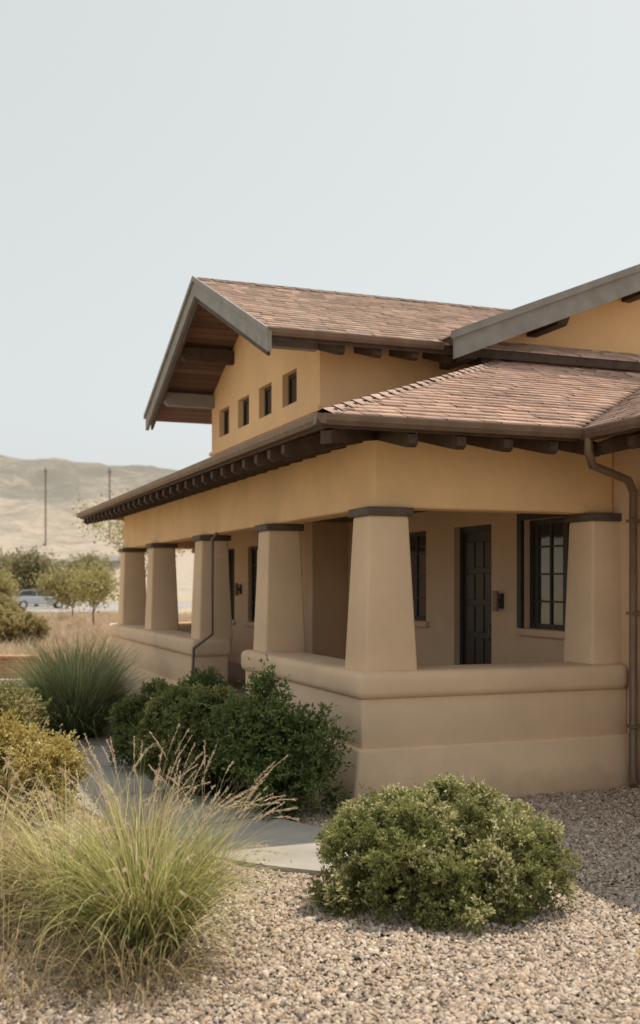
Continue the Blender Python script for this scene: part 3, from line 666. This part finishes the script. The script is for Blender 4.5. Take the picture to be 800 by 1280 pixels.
def car(loc,rot,colr):
    P=bpy.data.objects.new('parked_car',None); sc.collection.objects.link(P); P.location=loc; P.rotation_euler=(0,0,rot)
    PA=mat_noise('car_paint',colr,tuple(c*1.05 for c in colr),scale=1,rough=.3,bump=0,metal=.3,spec=.6)
    body=[(-2.25,.35),(-2.28,.75),(-2.1,.98),(-1.2,1.02),(1.0,1.0),(2.0,.86),(2.25,.65),(2.25,.35)]
    ext('body',body,'y',-.88,.88,PA,P,.06)
    cab=[(-1.95,.99),(-1.5,1.42),(-.9,1.5),(.2,1.48),(1.05,.98)]
    V=[(x,-.8+(z-1)*.28,z) for x,z in cab]+[(x,.8-(z-1)*.28,z) for x,z in cab]; n=5
    pm('glasshouse',V,[list(range(n)),list(range(n,2*n))[::-1]]+[[i,(i+1)%n,n+(i+1)%n,n+i] for i in range(n)],GLASS,P)
    ext('roof',[(-1.5,1.42),(-.9,1.5),(.2,1.48),(.2,1.53),(-.9,1.55),(-1.55,1.46)],'y',-.68,.68,PA,P)
    for x in (-.35,): 
        for s in (-1,1): ext('pillar',[(x-.04,1.0),(x+.04,1.0),(x+.02,1.49),(x-.04,1.49)],'y',s*.80-.01,s*.80+.01,PA,P)
    for x in (-1.4,1.4):
        for s in (-1,1):
            bm=bmesh.new(); bmesh.ops.create_cone(bm,cap_ends=True,segments=20,radius1=.33,radius2=.33,depth=.22)
            me=bpy.data.meshes.new('wheel'); bm.to_mesh(me); bm.free(); me.materials.append(FRAME); o=link(bpy.data.objects.new('wheel',me),P); o.rotation_euler=(math.pi/2,0,0); o.location=(x,s*.82,.33)
            bm=bmesh.new(); bmesh.ops.create_cone(bm,cap_ends=True,segments=14,radius1=.2,radius2=.2,depth=.23)
            me=bpy.data.meshes.new('hub'); bm.to_mesh(me); bm.free(); me.materials.append(PAINT); o=link(bpy.data.objects.new('hub',me),P); o.rotation_euler=(math.pi/2,0,0); o.location=(x,s*.825,.33)
    for s in (-1,1):
        box('headlight',2.2,2.27,s*.65-.15,s*.65+.15,.62,.74,PAINT,P,.02)
        box('taillight',-2.3,-2.24,s*.7-.1,s*.7+.1,.72,.9,BRICK,P,.01)
car((-22.8,88,0),.35,(.50,.52,.54))
car((-30.5,112,0),.1,(.25,.3,.36))

def hz(X,Y):
    t=min(max((Y-150)/(540-150),0),1); t=t*t*(3-2*t)
    ridge=62+(-X-154)*.085 if X<0 else 62-13
    ridge=max(20,min(ridge,110))
    f=mnoise.fractal(Vector((X*.008,Y*.008,0)),1,2,6)
    f2=mnoise.ridged_multi_fractal(Vector((X*.014,Y*.007,4)),1,2,6,1,2)
    back=max(0,(Y-560))*.05
    return -0.6+t*(ridge+f*6+f2*4-6)+ (t*(1-t))*f2*16 - back
nx,ny=240,160; xs=np.linspace(-520,340,nx); ys=np.linspace(135,760,ny)
V=[(x,y,hz(x,y)) for y in ys for x in xs]
F=[[j*nx+i,j*nx+i+1,(j+1)*nx+i+1,(j+1)*nx+i] for j in range(ny-1) for i in range(nx-1)]
m,nt,b=nodes('hill_scrub_hazed')
tc=nt.nodes.new('ShaderNodeTexCoord')
n1=nt.nodes.new('ShaderNodeTexNoise'); n1.inputs['Scale'].default_value=.03; n1.inputs['Detail'].default_value=10; n1.inputs['Roughness'].default_value=.7
n2=nt.nodes.new('ShaderNodeTexNoise'); n2.inputs['Scale'].default_value=.22; n2.inputs['Detail'].default_value=6; n2.inputs['Roughness'].default_value=.8
L(nt,tc.outputs['Object'],n1.inputs['Vector']); L(nt,tc.outputs['Object'],n2.inputs['Vector'])
ad=nt.nodes.new('ShaderNodeMath'); ad.operation='ADD'; L(nt,n1.outputs['Fac'],ad.inputs[0]); L(nt,n2.outputs['Fac'],ad.inputs[1])
sx=nt.nodes.new('ShaderNodeSeparateXYZ'); L(nt,tc.outputs['Object'],sx.inputs[0])
hm=nt.nodes.new('ShaderNodeMapRange'); hm.inputs['From Min'].default_value=8; hm.inputs['From Max'].default_value=34; hm.inputs['To Min'].default_value=.18; hm.inputs['To Max'].default_value=-.13; L(nt,sx.outputs['Z'],hm.inputs['Value'])
ad2=nt.nodes.new('ShaderNodeMath'); ad2.operation='ADD'; L(nt,ad.outputs[0],ad2.inputs[0]); L(nt,hm.outputs[0],ad2.inputs[1])
r=nt.nodes.new('ShaderNodeValToRGB'); r.color_ramp.elements[0].position=.42; r.color_ramp.elements[0].color=(.20,.19,.16,1); r.color_ramp.elements[1].position=.60; r.color_ramp.elements[1].color=(.43,.36,.29,1)  # scrub tones paled and greyed, distance haze is put into the colour
dv=nt.nodes.new('ShaderNodeMath'); dv.operation='MULTIPLY'; dv.inputs[1].default_value=.5; L(nt,ad2.outputs[0],dv.inputs[0])
L(nt,dv.outputs[0],r.inputs['Fac']); L(nt,r.outputs['Color'],b.inputs['Base Color']); b.inputs['Roughness'].default_value=1
npmesh('hills',V,F,m,smooth=True)
WOODP=mat_noise('pole_wood',(.16,.13,.11),(.22,.18,.15),scale=2,rough=.9)
for (px,Yp,ty) in ((57,250,583),(137,262,584)):
    X=(px-400)/1350*Yp; z0=hz(X,Yp); zt=2+(730-ty)/1350*Yp
    U=bpy.data.objects.new('utility_pole',None); sc.collection.objects.link(U); U.location=(X,Yp,z0-.3)
    tube('pole',[(0,0,0),(0,0,zt-z0)],.18,WOODP,U); box('crossarm',-.6,.6,-.08,.08,zt-z0-1.0,zt-z0-.8,WOODP,U)
for (px,Yd,w,h,c) in ((92,215,9,2.4,(.36,.38,.39)),(124,225,8,2.2,(.36,.34,.32))):
    X=(px-400)/1350*Yd
    Bp=bpy.data.objects.new('distant_building',None); sc.collection.objects.link(Bp); Bp.location=(X,Yd,hz(X,Yd)-.6)
    mm=mat_noise('far_wall',c,tuple(v*1.1 for v in c),scale=.3,rough=.9,bump=0)
    box('walls',-w/2,w/2,-4,4,0,h,mm,Bp); ext('roof',[(-4.6,h),(4.6,h),(0,h+1.2)],'x',-w/2-.5,w/2+.5,TRIM,Bp)
    for k in range(4): box('window',-w/2+1+k*w/4.4,-w/2+2.0+k*w/4.4,-4.05,-3.99,h*.45,h*.75,GLASS,Bp)

# ---------------------------------------------------------------- light
EL=math.radians(63); AZ=math.radians(47)
wd=bpy.data.worlds.new('World'); sc.world=wd; wd.use_nodes=True; nt=wd.node_tree
bg=nt.nodes['Background']; sk=nt.nodes.new('ShaderNodeTexSky'); sk.sky_type='NISHITA'; sk.sun_disc=False; sk.sun_elevation=EL; sk.sun_rotation=AZ
sk.air_density=1.0; sk.dust_density=3.0; sk.ozone_density=1.0; sk.altitude=300
hs=nt.nodes.new('ShaderNodeHueSaturation'); hs.inputs['Saturation'].default_value=.2; hs.inputs['Value'].default_value=1.2
# high thin haze evens the sky out
mx=nt.nodes.new('ShaderNodeMix'); mx.data_type='RGBA'; mx.inputs['Factor'].default_value=.70
mx.inputs['B'].default_value=(.675/.15,.715/.15,.70/.15,1)
nt.links.new(sk.outputs[0],hs.inputs['Color']); nt.links.new(hs.outputs[0],mx.inputs['A']); nt.links.new(mx.outputs['Result'],bg.inputs['Color']); bg.inputs['Strength'].default_value=.15
sd=bpy.data.lights.new('sun','SUN'); sd.energy=4.2; sd.angle=math.radians(.8); sd.color=(1,.89,.74)
so=bpy.data.objects.new('sun',sd); sc.collection.objects.link(so)
S=Vector((math.sin(AZ)*math.cos(EL),math.cos(AZ)*math.cos(EL),math.sin(EL)))
so.rotation_euler=(-S).to_track_quat('-Z','Y').to_euler(); so.location=(20,20,40)
cd=bpy.data.cameras.new('camera'); co=bpy.data.objects.new('camera',cd); sc.collection.objects.link(co); sc.camera=co
co.location=(0,0,2.0); co.rotation_euler=(math.radians(90),0,0)
cd.sensor_width=36; cd.lens=1350/1280*36; cd.shift_y=90/1280; cd.clip_end=6000; cd.clip_start=.1
cd.dof.use_dof=True; cd.dof.focus_distance=8.5; cd.dof.aperture_fstop=1.8
sc.view_settings.view_transform='Standard'; sc.view_settings.look='None'; sc.view_settings.exposure=0
